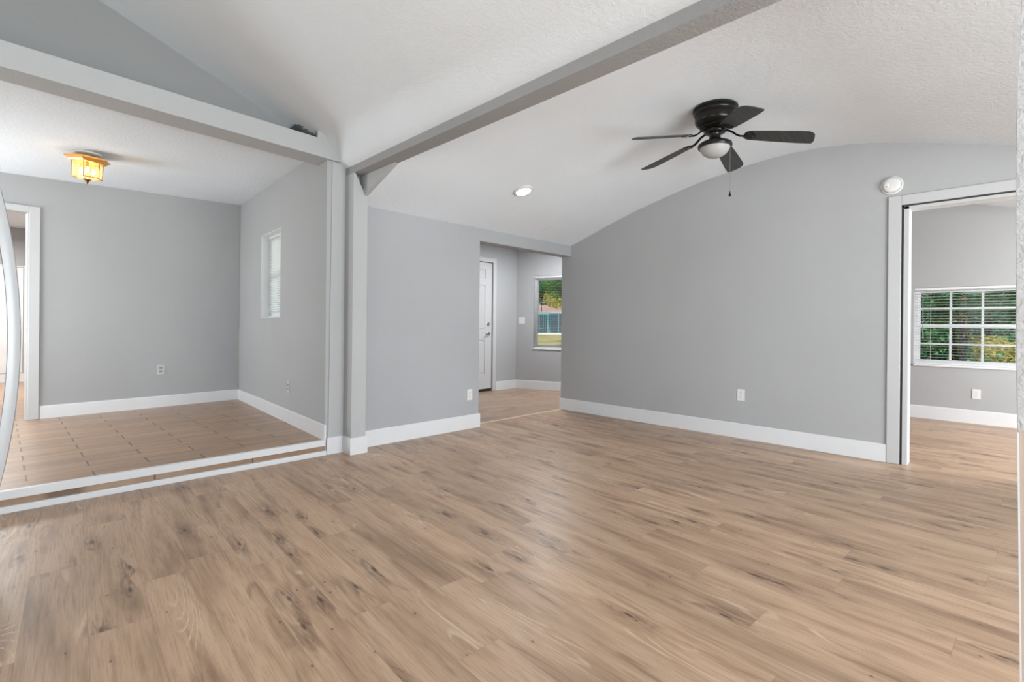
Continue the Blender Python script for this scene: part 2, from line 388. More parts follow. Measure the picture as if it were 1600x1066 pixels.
# ceiling right of the main beam: thickened profile extruded along X
def ceil_strip(name, x0, x1, prof, dz=0.0, th=0.08, n=1):
    bm = BM(); lo = []; hi = []
    for x in (x0, x1):
        lo.append([bm.verts.new((x, y, z + dz)) for y, z in prof]); hi.append([bm.verts.new((x, y, z + dz + th)) for y, z in prof])
    for i in range(len(prof) - 1):
        bm.faces.new((lo[0][i], lo[0][i + 1], lo[1][i + 1], lo[1][i])); bm.faces.new((hi[0][i], hi[1][i], hi[1][i + 1], hi[0][i + 1]))
    for k in (0, 1):
        for i in range(len(prof) - 1): bm.faces.new((lo[k][i], hi[k][i], hi[k][i + 1], lo[k][i + 1]))
    for i in (0, -1): bm.faces.new((lo[0][i], lo[1][i], hi[1][i], hi[0][i]))
    o = link(name, bm, M_ceil)
    for p in o.data.polygons: p.use_smooth = True
    try: o.data.set_sharp_from_angle(angle=R(30))
    except Exception: pass
    return structure(o)
def smooth_prof(pr, n=5):
    out = []
    P = [pr[0]] + pr + [pr[-1]]
    for i in range(1, len(P) - 2):
        p0, p1, p2, p3 = P[i - 1], P[i], P[i + 1], P[i + 2]
        for k in range(n):
            t = k / n
            out.append(tuple(0.5 * ((2 * p1[j]) + (-p0[j] + p2[j]) * t + (2 * p0[j] - 5 * p1[j] + 4 * p2[j] - p3[j]) * t * t + (-p0[j] + 3 * p1[j] - 3 * p2[j] + p3[j]) * t ** 3) for j in (0, 1)))
    out.append(pr[-1]); return out
core = [p for p in PROF if -0.8 < p[0] <= 4.05]
SP = [PROF[0], PROF[1]] + core + [(4.10, 2.142)]
ceil_strip('ceiling', 2.085, XR, SP)
ceil_strip('ceiling_far_room', XR + TH, XF + 0.1, [(y, z) for y, z in PROF], 0.065)

# ceiling left of the main beam: rises away from the beam, lifts again towards the gable wall
def sm(a, b, v): v = min(max((v - a) / (b - a), 0), 1); return v * v * (3 - 2 * v)
def zL(x, y):
    z = 2.443 + 0.39 * (1.957 - x)
    rid = 2.443 + 0.39 * 2.917
    if x < -0.96: z = rid - 0.39 * (-0.96 - x)
    return z + 0.155 * sm(0.6, 4.0, y) * sm(0.0, 0.22, 1.957 - x)
bm = BM(); xs = [1.957, 1.93, 1.90, 1.87, 1.84, 1.80, 1.76] + [1.72 - 0.12 * i for i in range(43)]; ys = [-3.1 + 0.15 * i for i in range(50)]
g = [[bm.verts.new((x, y, zL(x, y))) for y in ys] for x in xs]; g2 = [[bm.verts.new((x, y, zL(x, y) + 0.08)) for y in ys] for x in xs]
for G in (g, g2):
    for i in range(len(xs) - 1):
        for j in range(len(ys) - 1): bm.faces.new((G[i][j], G[i + 1][j], G[i + 1][j + 1], G[i][j + 1]))
for i in range(len(xs) - 1):
    for j in (0, -1): bm.faces.new((g[i][j], g2[i][j], g2[i + 1][j], g[i + 1][j]))
for j in range(len(ys) - 1):
    for i in (0, -1): bm.faces.new((g[i][j], g[i][j + 1], g2[i][j + 1], g2[i][j]))
structure(link('ceiling_main', bm, M_ceil_dimmed, smooth=True))

# main beam running over the room
bm = BM()
hexa(bm, [(1.957, -3.1, 2.376), (2.085, -3.1, 2.380), (2.085, 4.16, 2.380), (1.957, 4.045, 2.380),
          (1.957, -3.1, 2.84), (2.085, -3.1, 2.84), (2.085, 4.16, 2.84), (1.957, 4.045, 2.84)])
structure(link('beam', bm, M_beam))
# infill under the beam where the sloping ceiling drops below it
bm = BM(); prism(bm, [(3.40, 2.379), (4.045, 2.379), (4.045, 2.150), (3.40, 2.376)], lambda u, v, w: (w, u, v), 2.05, 2.085)
structure(link('beam_infill_panel', bm, M_pillar))
# left beam in front of the raised room
bm = BM()
def yb(x): return 3.953 + (x + 0.11) * (4.015 - 3.953) / 2.05
for (xa, xb) in ((-1.6, 1.957),):
    za, zb_ = 2.545, 2.482
    ta, tb = 2.690, 2.633
    D = 0.235
    hexa(bm, [(xa, yb(xa), za), (xb, yb(xb), zb_), (xb, yb(xb) + D, zb_), (xa, yb(xa) + D, za), (xa, yb(xa), ta), (xb, yb(xb), tb), (xb, yb(xb) + D, tb), (xa, yb(xa) + D, ta)])
structure(link('beam', bm, M_lbeam))
# drywall infill from the beam up to the ceiling beside the pillar
bm = BM()
prism(bm, [(1.70, 2.637), (1.957, 2.634), (1.957, zL(1.957, 4.03) + 0.2), (1.70, zL(1.70, 4.03) + 0.03)], lambda u, v, w: (u, w, v), 4.010, 4.035)
structure(link('beam_infill_panel', bm, M_lbeam))
# gable wall above the beam
bm = BM()
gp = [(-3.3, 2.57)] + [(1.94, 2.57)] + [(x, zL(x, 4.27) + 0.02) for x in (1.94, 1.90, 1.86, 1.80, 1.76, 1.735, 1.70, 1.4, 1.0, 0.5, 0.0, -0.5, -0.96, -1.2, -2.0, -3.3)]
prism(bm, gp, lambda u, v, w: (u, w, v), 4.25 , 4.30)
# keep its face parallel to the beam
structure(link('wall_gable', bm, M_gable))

# pillars
bm = BM(); prism(bm, [(1.955, 0), (2.085, 0), (2.085, 2.205), (2.066, 2.205), (1.972, 2.380), (1.955, 2.380)], lambda u, v, w: (u, w, v), 3.885, 4.06)
structure(link('pillar', bm, M_pillar))
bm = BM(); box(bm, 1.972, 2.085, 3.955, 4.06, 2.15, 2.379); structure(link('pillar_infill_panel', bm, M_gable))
bm = BM(); hexa(bm, [(1.823, 4.035, 0), (1.957, 4.035, 0), (1.957, 4.2, 0), (1.823, 4.2, 0), (1.838, 4.035, 2.482), (1.957, 4.035, 2.482), (1.957, 4.2, 2.482), (1.838, 4.2, 2.482)])
structure(link('pillar', bm, M_pillar))

# raised room walls
S0 = (1.797, 4.045); S1 = (1.955, 6.965)
Ls = (Vector(S1) - Vector(S0)).length
def s_of(y): return (y - S0[1]) / (S1[1] - S0[1]) * Ls
WIN_S = (s_of(5.285), s_of(5.99))
wall('wall_side', S0, S1, -0.17, 0.02, 2.75, [(WIN_S[0], WIN_S[1], 1.165, 2.095)], M_wall)
B0 = (-1.6, 6.665); B1 = (1.95, 6.955)
Lb = (Vector(B1) - Vector(B0)).length
def sb(x): return (x - B0[0]) / (B1[0] - B0[0]) * Lb
wall('wall_left', B0, B1, 0.12, 0.02, 2.75, [(sb(-0.88), sb(0.018), 0.0, 2.175)], M_wall)
bm = BM()
def zC(x, y): return 2.532 + 0.045 * x
hexa(bm, [(-1.7, 4.10, zC(-1.7, 0)), (1.99, 4.10, zC(1.99, 0) - 0.01), (1.99, 6.99, zC(1.99, 0)), (-1.7, 6.99, zC(-1.7, 0)),
          (-1.7, 4.10, 2.60), (1.99, 4.10, 2.63), (1.99, 6.99, 2.75), (-1.7, 6.99, 2.75)])
structure(link('ceiling_raised_room', bm, M_ceil))
wall('wall_raised_room_end', (-1.6, 4.2), (-1.6, 6.7), 0.1, 0.0, 2.75, [(1.2, 2.3, 0.7, 2.0)], M_wall)  # opening made up for the raised room's fill light

# walls behind the camera, with openings made up for the fill lights
wall('wall_front', (-3.3, -3.1), (XF + 0.1, -3.1), -0.0 - 0.12, 0, 3.7, [(3.0, 6.8, 0.1, 2.2), (8.7, 10.7, 0.6, 2.0)], M_wall)
wall('wall_kitchen', (-3.3, -3.1), (-3.3, 4.3), 0.12, 0, 3.2, [(1.9, 5.5, 0.5, 2.3)], M_wall)
wall('wall_kitchen_back', (-3.3, 4.25), (-1.6, 4.25), 0.1, 0, 3.4, [], M_wall)

# hall walls
wall('hall_wall_left', (3.36, 4.16), (3.36, 6.2), 0.1, 0, 2.5, [], M_wall)
HD = (5.00 - 0.21, 5.612)
wall('hall_wall_door', (3.3, 6.135), (6.18, 6.135), 0.14, 0, 2.5, [(HD[0] - 3.3, HD[1] - 3.3, 0, 2.165)], M_wall)
A0 = (6.18, 6.135); adir = Vector((0.309, -0.771)).normalized(); A1 = (A0[0] + adir.x * 2.13, A0[1] + adir.y * 2.13)
wall('hall_wall_window', A0, A1, 0.14, 0, 2.5, [(0.325, 1.15, 0.715, 1.970)], M_wall)
wall('hall_wall_back', (XR + TH, 4.10), (6.97, 4.10), 0.10, 0, 2.5, [], M_wall)
wall('far_room_wall_end', (XR + TH, 3.98), (XF + 0.1, 3.98), 0.10, 0, 2.9, [], M_wall)
structure(boxo('ceiling_hall', M_ceil, None, 3.3, 7.6, 4.19, 6.3, 2.46, 2.56))
# far room window wall
FW = (-0.42, 0.838)   # window opening in y
wall('far_room_wall_window', (XF, -3.1), (XF, 4.1), -0.14, 0, [(y + 3.1, z + 0.10) for y, z in PROF if y < 4.1] + [(7.2, 2.3)], [(FW[0] + 3.1, FW[1] + 3.1, 0.672, 1.625)], M_wall)

# room behind the raised room's doorway
wall('back_room_wall', (-1.8, 11.2), (2.1, 11.2), 0.1, 0.0, 2.9, [], M_plate if False else M_wall)
wall('back_room_wall_side', (1.0, 7.06), (1.0, 11.3), -0.1, 0.0, 2.9, [], M_wall)
wall('back_room_wall_end', (-1.8, 6.7), (-1.8, 11.3), 0.1, 0.0, 2.9, [], M_wall)
structure(boxo('ceiling_back_room', M_ceil, None, -1.9, 1.1, 7.08, 11.3, 2.60, 2.70))

# near wall end at the edge of the kitchen (upper plaster, wood-look lower panel)
M_plaster = paint('rough_grey_plaster', (0.50, 0.50, 0.50), 60, 0.4, 0.004)
M_panel = plain('beige_wood_look_panel', srgb(176, 158, 143), 0.5, noise_amt=0.06)
bm = BM()
prof = [(-0.0165, 0.889), (-0.0150, 1.0), (-0.0130, 1.15), (-0.0112, 1.35), (-0.0105, 1.47), (-0.0112, 1.60), (-0.0150, 1.72), (-0.0175, 1.85), (-0.0185, 2.2), (-0.0185, 2.32)]
prism(bm, prof + [(-0.6, 2.32), (-0.6, 0.889)], lambda u, v, w: (w, u, v), 1.5, 1.62)
structure(link('wall_near', bm, M_plaster))
bm = BM(); prism(bm, [(-0.0165, 0.889), (-0.6, 0.889), (-0.6, 0.0), (-0.030, 0.0), (-0.0262, 0.359)], lambda u, v, w: (w, u, v), 1.5, 1.62)
structure(link('wall_near_lower_panel', bm, M_panel))
bm = BM(); prism(bm, [(-0.0155, 0.885), (-0.0185, 0.885), (-0.0315, 0.0), (-0.0285, 0.0)], lambda u, v, w: (w, u, v), 1.494, 1.5)
structure(link('trim_3', bm, M_trim))

# ---------------- baseboards ----------------
def baseboard(name, p0, p1, side, h=0.147, th=0.014, z=0.0, ext0=0.0, ext1=0.0):
    """board on the wall line p0->p1; side=+1: projects to the left normal"""
    L = (Vector(p1) - Vector(p0)).length; M = frame(p0, p1); bm = BM()
    a, b = (0, th) if side > 0 else (-th, 0)
    prof_ = [(a, z), (b, z), (b, z + h), (a, z + h)] if False else None
    outer = th * side
    pts = [(0, z), (outer, z), (outer, z + h - 0.006), (outer * 0.6, z + h), (0, z + h)]
    prism(bm, pts, lambda u, v, w: M @ Vector((w, u, v)), -ext0, L + ext1)
    return structure(link(name, bm, M_trim))
baseboard('baseboard_right', (XR, 0.705), (XR, 4.20), 1)
baseboard('baseboard_right', (XR + 0.02, 4.20), (XR - 0.014, 4.20), -1)
baseboard('baseboard_back', (2.085, YB), (3.505, YB), -1, ext1=0.014)
baseboard('baseboard_back', (3.505, YB), (3.505, 4.2), -1)
baseboard('baseboard_pillar', (1.955, 3.885), (2.085, 3.885), -1, h=0.142, ext0=0.014, ext1=0.014)
baseboard('baseboard_pillar', (1.955, 3.885), (1.955, 4.035), 1, h=0.142)
baseboard('baseboard_pillar', (2.085, 3.885), (2.085, 4.035), -1, h=0.142)
baseboard('baseboard_pillar', (1.823, 4.035), (1.955, 4.035), -1, h=0.142, ext0=0.014)
baseboard('baseboard_pillar', (1.823, 4.035), (1.823, 4.12), 1, h=0.142)
baseboard('baseboard_side', S0, S1, 1, z=0.125, h=0.128, ext0=0.03)
baseboard('baseboard_left', (B0[0] + (B1[0] - B0[0]) * sb(0.105) / Lb, B0[1] + (B1[1] - B0[1]) * sb(0.105) / Lb), B1, -1, z=0.125, h=0.128)
baseboard('baseboard_hall', (5.69, 6.135), A0, -1)
baseboard('baseboard_hall', (3.4, 6.135), (4.70, 6.135), -1)
baseboard('baseboard_hall', A0, A1, -1)
baseboard('baseboard_far_room', (XF, -3.0), (XF, 4.0), 1, h=0.155)
baseboard('baseboard_back_room', (-1.7, 11.2), (0.98, 11.2), -1, z=0.125, h=0.14)

# ---------------- door casings ----------------
# doorway to the far room
bm = BM()
box(bm, XR - 0.018, XR, 0.617, 0.703, 0.0, 2.197, bev=0.004)
structure(link('door_casing', bm, M_casing))
bm = BM(); box(bm, XR - 0.018, XR, -0.58, 0.617, 2.118, 2.197, bev=0.004); structure(link('door_casing', bm, M_casing))
structure(boxo('door_jamb', M_casing, None, XR - 0.010, XR + TH + 0.012, 0.566, 0.602, 0.0, 2.105, bev=0.003))
structure(boxo('door_jamb', M_casing, None, XR - 0.010, XR + TH + 0.012, -0.50, 0.602, 2.080, 2.105, bev=0.003))
structure(boxo('door_jamb', M_casing, None, XR - 0.010, XR + TH + 0.012, -0.52, -0.49, 0.0, 2.105, bev=0.003))
structure(boxo('door_jamb_gap_shade', M_slot, None, XR + 0.004, XR + 0.03, 0.602, 0.640, 0.0, 2.15))  # dark filler strip painted as the shade inside the gap
structure(boxo('door_jamb_gap_shade', M_slot, None, XR + 0.004, XR + 0.03, -0.48, 0.640, 2.105, 2.15))
# doorway from the raised room to the back room
MB_ = frame(B0, B1)
def wbox(M, name, mat, *a, bev=0.0, parent=None):
    bm = BM(); box(bm, *a, bev=bev); bm.transform(M); return link(name, bm, mat, parent)
structure(wbox(MB_, 'door_casing', M_casing, sb(0.018), sb(0.098), -0.018, 0.0, 0.125, 2.235, bev=0.004))
structure(wbox(MB_, 'door_casing', M_casing, sb(-0.96), sb(0.018), -0.018, 0.0, 2.172, 2.235, bev=0.004))
structure(wbox(MB_, 'door_jamb', M_casing, sb(0.018) - 0.012, sb(0.018) + 0.004, -0.010, 0.13, 0.125, 2.172, bev=0.002))
structure(boxo('back_room_door_casing', M_trim, None, -0.02, 0.06, 11.17, 11.2, 0.27, 1.99, bev=0.004))
structure(boxo('back_room_door_casing', M_trim, None, -0.9, 0.06, 11.175, 11.2, 1.97, 1.99, bev=0.004))
structure(boxo('door_3', plain('pale_closet_door', (0.66, 0.67, 0.68), 0.4), None, -0.9, -0.03, 11.18, 11.2, 0.27, 1.965))

# hall entry door: six panels, lever, deadbolt, sweep
structure(boxo('door_casing', M_door, None, HD[1], HD[1] + 0.072, 6.117, 6.135, 0.0, 2.235, bev=0.004))
structure(boxo('door_casing', M_door, None, HD[0] - 0.072, HD[0], 6.117, 6.135, 0.0, 2.235, bev=0.004))
structure(boxo('door_casing', M_door, None, HD[0], HD[1], 6.117, 6.135, 2.165, 2.235, bev=0.004))
d = bpy.data.objects.new('door_2', None); col.objects.link(d); d.location = (HD[0], 6.150, 0); structure(d)
DW = HD[1] - HD[0] - 0.012
bm = BM(); box(bm, 0.006, 0.006 + DW, 0.012, 0.05, 0.045, 2.155)
st_ = 0.15; mid = 0.10; cw = (DW - 2 * st_ - mid) / 2
rows_ = [(0.045, 0.29), (0.86, 1.03), (1.78, 1.88), (2.04, 2.155)]
for z0, z1 in rows_: box(bm, 0.006 + st_ , 0.006 + DW - st_, 0.0, 0.012, z0, z1)
for x0, x1 in ((0, st_), (DW - st_, DW)): box(bm, 0.006 + x0, 0.006 + x1, 0.0, 0.012, 0.045, 2.155)
box(bm, 0.006 + st_ + cw, 0.006 + st_ + cw + mid, 0.0004, 0.012, 0.29, 2.04)
link('door_leaf', bm, M_door, d)
for r0, r1 in ((0.29, 0.86), (1.03, 1.78), (1.88, 2.04)):
    for c in (0, 1):
        x0 = 0.006 + st_ + c * (cw + mid); bm = BM(); box(bm, x0 + 0.025, x0 + cw - 0.025, 0.004, 0.014, r0 + 0.025, r1 - 0.025, bev=0.004); link('door_panel', bm, M_door, d)
bm = BM(); lathe(bm, [(0, 0.0), (0.031, 0), (0.031, 0.008), (0.026, 0.012), (0.010, 0.014), (0.010, 0.04), (0.0, 0.04)], 24, Matrix.Translation((0.742, 0, 0.965)) @ Matrix.Rotation(R(90), 4, 'X'))
tube(bm, [(0.742, -0.038, 0.965), (0.70, -0.045, 0.967), (0.645, -0.045, 0.96)], 0.009, 10); link('door_handle', bm, M_metal, d, True)
bm = BM(); lathe(bm, [(0, 0.0), (0.030, 0), (0.030, 0.010), (0.024, 0.018), (0.0, 0.018)], 24, Matrix.Translation((0.742, 0, 1.125)) @ Matrix.Rotation(R(90), 4, 'X')); box(bm, 0.737, 0.747, -0.03, -0.016, 1.108, 1.142)
link('deadbolt', bm, M_metal, d, True)
link('door_sweep', (lambda b: (box(b, 0.004, DW + 0.008, 0.002, 0.05, 0.002, 0.048), b)[1])(BM()), M_black, d)

# ---------------- windows ----------------
def window(n, M, w, h, depth, rows_, cols_, hung=True, sill=True, fr=0.035, mt=0.022, y_in=0.05):
    """M at the lower corner of the opening on the room face; local x right, y into wall"""
    root = bpy.data.objects.new('window_%d' % n, None); col.objects.link(root); root.matrix_world = M; structure(root)
    bm = BM(); y0 = y_in; y1 = y_in + 0.05
    box(bm, 0, w, y0, y1, 0, fr); box(bm, 0, w, y0, y1, h - fr, h); box(bm, 0, fr, y0, y1, fr, h - fr); box(bm, w - fr, w, y0, y1, fr, h - fr)
    link('window_frame', bm, M_vinyl, root)
    halves = [(fr, h / 2 + 0.004), (h / 2 - 0.004, h - fr)] if hung else [(fr, h - fr)]
    for k, (a, b) in enumerate(halves):
        ys = y0 + (0.006 if k == 0 else 0.026); s = 0.026; bm = BM()
        box(bm, fr, w - fr, ys, ys + 0.02, a, a + s); box(bm, fr, w - fr, ys, ys + 0.02, b - s, b)
        box(bm, fr, fr + s, ys, ys + 0.02, a + s, b - s); box(bm, w - fr - s, w - fr, ys, ys + 0.02, a + s, b - s)
        sash = link('sash', bm, M_vinyl, root)
        bm = BM(); box(bm, fr + s, w - fr - s, ys + 0.008, ys + 0.012, a + s, b - s); link('pane', bm, M_glass, sash)
        if cols_ > 1 or rows_ > 1:
            bm = BM(); wi = w - 2 * fr - 2 * s
            for c in range(1, cols_): x = fr + s + wi * c / cols_; box(bm, x - mt / 2, x + mt / 2, ys + 0.002, ys + 0.018, a + s, b - s)
            for r in range(1, rows_): z = a + s + (b - a - 2 * s) * r / rows_; box(bm, fr + s, w - fr - s, ys + 0.003, ys + 0.017, z - mt / 2, z + mt / 2)
            link('muntin_grid', bm, M_vinyl, sash)
    if sill:
        link('window_sill', (lambda b: (box(b, -0.0, w + 0.0, -0.016, y0, -0.02, 0.004, bev=0.002), b)[1])(BM()), M_vinyl, root)
    return root
def blind(M, w, h, label, pitch=0.0225, sw=0.025, tilt=12, y=0.022, wand=True, cords=(0.14,), side=1, closed=False):
    t = thing('window_blind', label, 'blind', M)
    bm = BM(); box(bm, 0.006, w - 0.006, y - 0.014, y + 0.014, h - 0.03, h - 0.002, bev=0.002); link('headrail', bm, M_vinyl, t)
    bm = BM(); z = h - 0.045; a = R(tilt)
    while z > 0.035:
        dx = sw / 2 * cos(a); dz = sw / 2 * sin(a)
        hexa(bm, [(0.008, y - dx, z - dz), (w - 0.008, y - dx, z - dz), (w - 0.008, y + dx, z + dz), (0.008, y + dx, z + dz),
                  (0.008, y - dx, z - dz + 0.0007), (w - 0.008, y - dx, z - dz + 0.0007), (w - 0.008, y + dx, z + dz + 0.0007), (0.008, y + dx, z + dz + 0.0007)])
        z -= pitch
    link('blind_slats', bm, M_slat, t)
    bm = BM(); box(bm, 0.008, w - 0.008, y - 0.012, y + 0.012, 0.006, 0.022, bev=0.002); link('bottom_rail', bm, M_vinyl, t)
    for c in cords:
        bm = BM(); tube(bm, [(w * c, y - 0.014, 0.02), (w * c, y - 0.014, h - 0.03)], 0.0012, 5); link('ladder_cord', bm, M_vinyl, t)
    if wand:
        xx = w - 0.09 if side > 0 else 0.09
        bm = BM(); tube(bm, [(xx, y - 0.022, h - 0.03), (xx, y - 0.024, h * 0.35)], 0.0035, 6); link('tilt_wand', bm, M_slotg, t)
    return t
# far room window: frame on wall facing -X. From the room (looking +X) left is +Y: local x must run +Y -> use flipped frame
MF = frame((XF, FW[0]), (XF, FW[1]), 0, 0.672, flip=True); MF.col[3][:3] = (XF, FW[1], 0.672)
window(1, MF, FW[1] - FW[0], 0.953, 0.14, 2, 4, y_in=0.055)
blind(MF, FW[1] - FW[0], 0.953, 'open white mini blind with thin slats in the far room window', pitch=0.034, tilt=-10, side=-1, cords=(0.13, 0.87), y=0.022)
# hall window
MH = frame(A0, A1, 0.325, 0.715)
window(2, MH, 0.825, 1.255, 0.14, 1, 1, y_in=0.05)
blind(MH, 0.825, 1.255, 'fine white mini blind with open slats in the tall hall window', pitch=0.028, tilt=0, sw=0.02, side=-1, cords=(0.12, 0.88))
# raised room window: wall S0->S1, room is on the left normal => y into wall is -normal
MS = frame(S0, S1, flip=True); p = Vector((S0[0], S0[1], 0)) + (Vector((S1[0] - S0[0], S1[1] - S0[1], 0)).normalized()) * WIN_S[1]
MS.col[3][:3] = (p.x, p.y, 1.165)
window(3, MS, WIN_S[1] - WIN_S[0], 0.93, 0.17, 1, 1, y_in=0.115, sill=False)
bm = BM(); w_ = WIN_S[1] - WIN_S[0]
box(bm, -0.001, 0.006, 0.0, 0.115, 0, 0.93); box(bm, w_ - 0.006, w_ + 0.001, 0.0, 0.115, 0, 0.93); box(bm, 0, w_, 0.0, 0.115, 0.924, 0.931); box(bm, 0, w_, 0.0, 0.115, -0.001, 0.006)
bm.transform(MS); structure(link('window_reveal', bm, M_trim))
blind(MS, WIN_S[1] - WIN_S[0], 0.93, 'mostly closed white mini blind in the small deep window of the raised room', pitch=0.025, tilt=-38, y=0.095, wand=False, cords=(0.5,))

# ---------------- wall plates ----------------
def outlet(M, label, mat=None, smat=None, w=0.072, h=0.116, group=None):
    mat = mat or M_plate; smat = smat or M_slot
    t = thing('wall_outlet', label, 'outlet', M)
    bm = BM(); box(bm, -w / 2, w / 2, -0.006, 0, -h / 2, h / 2, bev=0.002); link('cover_plate', bm, mat, t)
    for s in (1, -1):
        bm = BM(); pts = [(0.0165 * cos(a), s * 0.0195 + 0.0145 * sin(a)) for a in [2 * pi * k / 20 for k in range(20)]]
        pts = [(x, max(min(z, s * 0.0195 + 0.0125), s * 0.0195 - 0.0125)) for x, z in pts]
        prism(bm, pts, lambda u, v, q: (u, q, v), -0.0085, -0.005); rc = link('receptacle', bm, mat if smat is M_slot else smat, t)
        bm = BM()
        for x in (-0.0065, 0.0065): box(bm, x - 0.0012, x + 0.0012, -0.0092, -0.008, s * 0.0195 - 0.001, s * 0.0195 + 0.0075)
        lathe(bm, [(0, 0.0), (0.0024, 0), (0.0024, 0.001), (0, 0.001)], 10, Matrix.Translation((0, -0.0082, s * 0.0195 - 0.0065)) @ Matrix.Rotation(R(90), 4, 'X'))
        link('socket_slots', bm, smat if smat is not M_slot else M_slotg, rc)
    bm = BM(); lathe(bm, [(0, 0), (0.003, 0), (0.003, 0.001), (0, 0.0015)], 10, Matrix.Translation((0, -0.006, 0)) @ Matrix.Rotation(R(90), 4, 'X')); link('screw', bm, M_metal, t)
    return t
def at(p, nx, ny):  # matrix: local y into the wall (nx, ny), x to the right seen from the room
    n = Vector((nx, ny, 0)).normalized(); x = n.cross(Vector((0, 0, 1)))
    M = Matrix.Identity(4); M.col[0][:3] = x; M.col[1][:3] = n; M.col[2][:3] = (0, 0, 1); M.col[3][:3] = p; return M
outlet(at((XR, 1.873, 0.432), 1, 0), 'white outlet on the long blank wall with the curved top')
outlet(at((3.377, YB, 0.361), 0, 1), 'white outlet low on the partition next to the hall opening')
outlet(at((XF, 0.255, 0.348), 1, 0), 'white outlet under the far room window')
nb = Vector((-(B1[1] - B0[1]), B1[0] - B0[0]))
yb1 = B0[1] + (B1[1] - B0[1]) * (1.112 - B0[0]) / (B1[0] - B0[0])
outlet(at((1.112, yb1, 0.556), nb.x, nb.y), 'outlet painted over grey with darker sockets on the raised room end wall', M_plate_painted, M_slotg)
ns = Vector((S1[1] - S0[1], -(S1[0] - S0[0])))
xs1 = S0[0] + (S1[0] - S0[0]) * (4.99 - S0[1]) / (S1[1] - S0[1])
outlet(at((xs1, 4.99, 0.478), ns.x, ns.y), 'outlet painted over grey on the wall below and beside the small deep window', M_plate_painted, M_slotg)
# double switch in the hall
MSW = frame(A0, A1, 0.108, 1.20)
t = thing('light_switch', 'white double light switch on the hall wall beside the tall window', 'switch', MSW)
bm = BM(); box(bm, -0.058, 0.058, -0.006, 0, -0.058, 0.058, bev=0.002); link('cover_plate', bm, M_plate, t)
for x in (-0.023, 0.023):
    bm = BM(); box(bm, x - 0.005, x + 0.005, -0.016, -0.005, -0.004, 0.011, bev=0.001); link('toggle', bm, M_plate, t)
    bm = BM(); lathe(bm, [(0, 0), (0.003, 0), (0.003, 0.001), (0, 0.0015)], 8, Matrix.Translation((x, -0.006, 0.032)) @ Matrix.Rotation(R(90), 4, 'X')); link('screw', bm, M_metal, t)

# smoke detector
Msd = at((XR, 0.682, 2.293), 1, 0) @ Matrix.Rotation(R(90), 4, 'X')
t = thing('smoke_detector', 'round white smoke detector on the wall above the far room doorway corner', 'smoke detector', Msd)
link('mounting_base', (lambda b: (lathe(b, [(0, 0), (0.075, 0), (0.076, 0.008), (0.070, 0.014), (0, 0.014)], 48), b)[1])(BM()), M_plate, t, True)
link('cover', (lambda b: (lathe(b, [(0.0, 0.012), (0.062, 0.012), (0.064, 0.018), (0.060, 0.03), (0.050, 0.038), (0.045, 0.040), (0, 0.041)], 48), b)[1])(BM()), M_plate, t, True)
bm = BM(); lathe(bm, [(0, 0), (0.017, 0), (0.017, 0.004), (0.014, 0.006), (0, 0.006)], 24, Matrix.Translation((-0.030, 0.0, 0.040))); link('test_button', bm, M_vinyl, t, True)
bm = BM(); lathe(bm, [(0, 0), (0.005, 0), (0.005, 0.002), (0, 0.002)], 12, Matrix.Translation((-0.030, -0.012, 0.0455))); link('sensor_port', bm, M_slotg, t)
bm = BM()
for k in range(40):
    a = 2 * pi * k / 40; c = Matrix.Translation((0.0625 * cos(a), 0.0625 * sin(a), 0.020)) @ Matrix.Rotation(a, 4, 'Z')
    v = box(bm, -0.002, 0.002, -0.0022, 0.0022, -0.004, 0.005)
    for q in v: q.co = c @ q.co
link('vent_slots', bm, M_slotg, t)

# recessed LED downlight
yl = 3.296; xl = 3.40; zl = zR(yl); sl = math.atan2(2.380 - 2.482, 3.382 - 3.033)
Ml = Matrix.Translation((xl, yl, zl - 0.001)) @ Matrix.Rotation(sl, 4, 'X') @ Matrix.Rotation(pi, 4, 'X')
t = thing('recessed_light', 'lit round recessed downlight in the sloping white ceiling', 'ceiling light', Ml)
link('trim_ring', (lambda b: (lathe(b, [(0.072, 0.010), (0.072, 0.0), (0.098, 0.0), (0.098, 0.005), (0.088, 0.012), (0.074, 0.014), (0.072, 0.010)], 48), b)[1])(BM()), M_plate, t, True)
link('lens', (lambda b: (lathe(b, [(0, 0.004), (0.072, 0.004), (0.073, 0.010), (0.05, 0.013), (0, 0.014)], 48), b)[1])(BM()), M_led, t, True)
l = bpy.data.lights.new('downlight_beam', 'SPOT'); l.energy = 14; l.spot_size = R(150); l.spot_blend = 1; l.shadow_soft_size = 0.06
lo = bpy.data.objects.new('downlight_beam', l); col.objects.link(lo); lo.location = Ml @ Vector((0, 0, 0.04))
lo.rotation_euler = (sl, 0, 0)
# scrape in the ceiling plaster
yy = 3.80; Mx = Matrix.Translation((4.31, yy, zR(yy) - 0.0005)) @ Matrix.Rotation(math.atan2(2.160 - 2.380, 4.045 - 3.382), 4, 'X') @ Matrix.Rotation(R(-62), 4, 'Z')
bm = BM(); prism(bm, [(-0.055, -0.004), (-0.02, -0.009), (0.03, -0.007), (0.055, 0.002), (0.02, 0.007), (-0.03, 0.006)], lambda u, v, w: Mx @ Vector((u, v, w)), -0.002, 0.003)
tag(link('plaster_chip', bm, M_trim), 'small white loose chip of plaster on the ceiling near the hall opening', 'plaster chip')

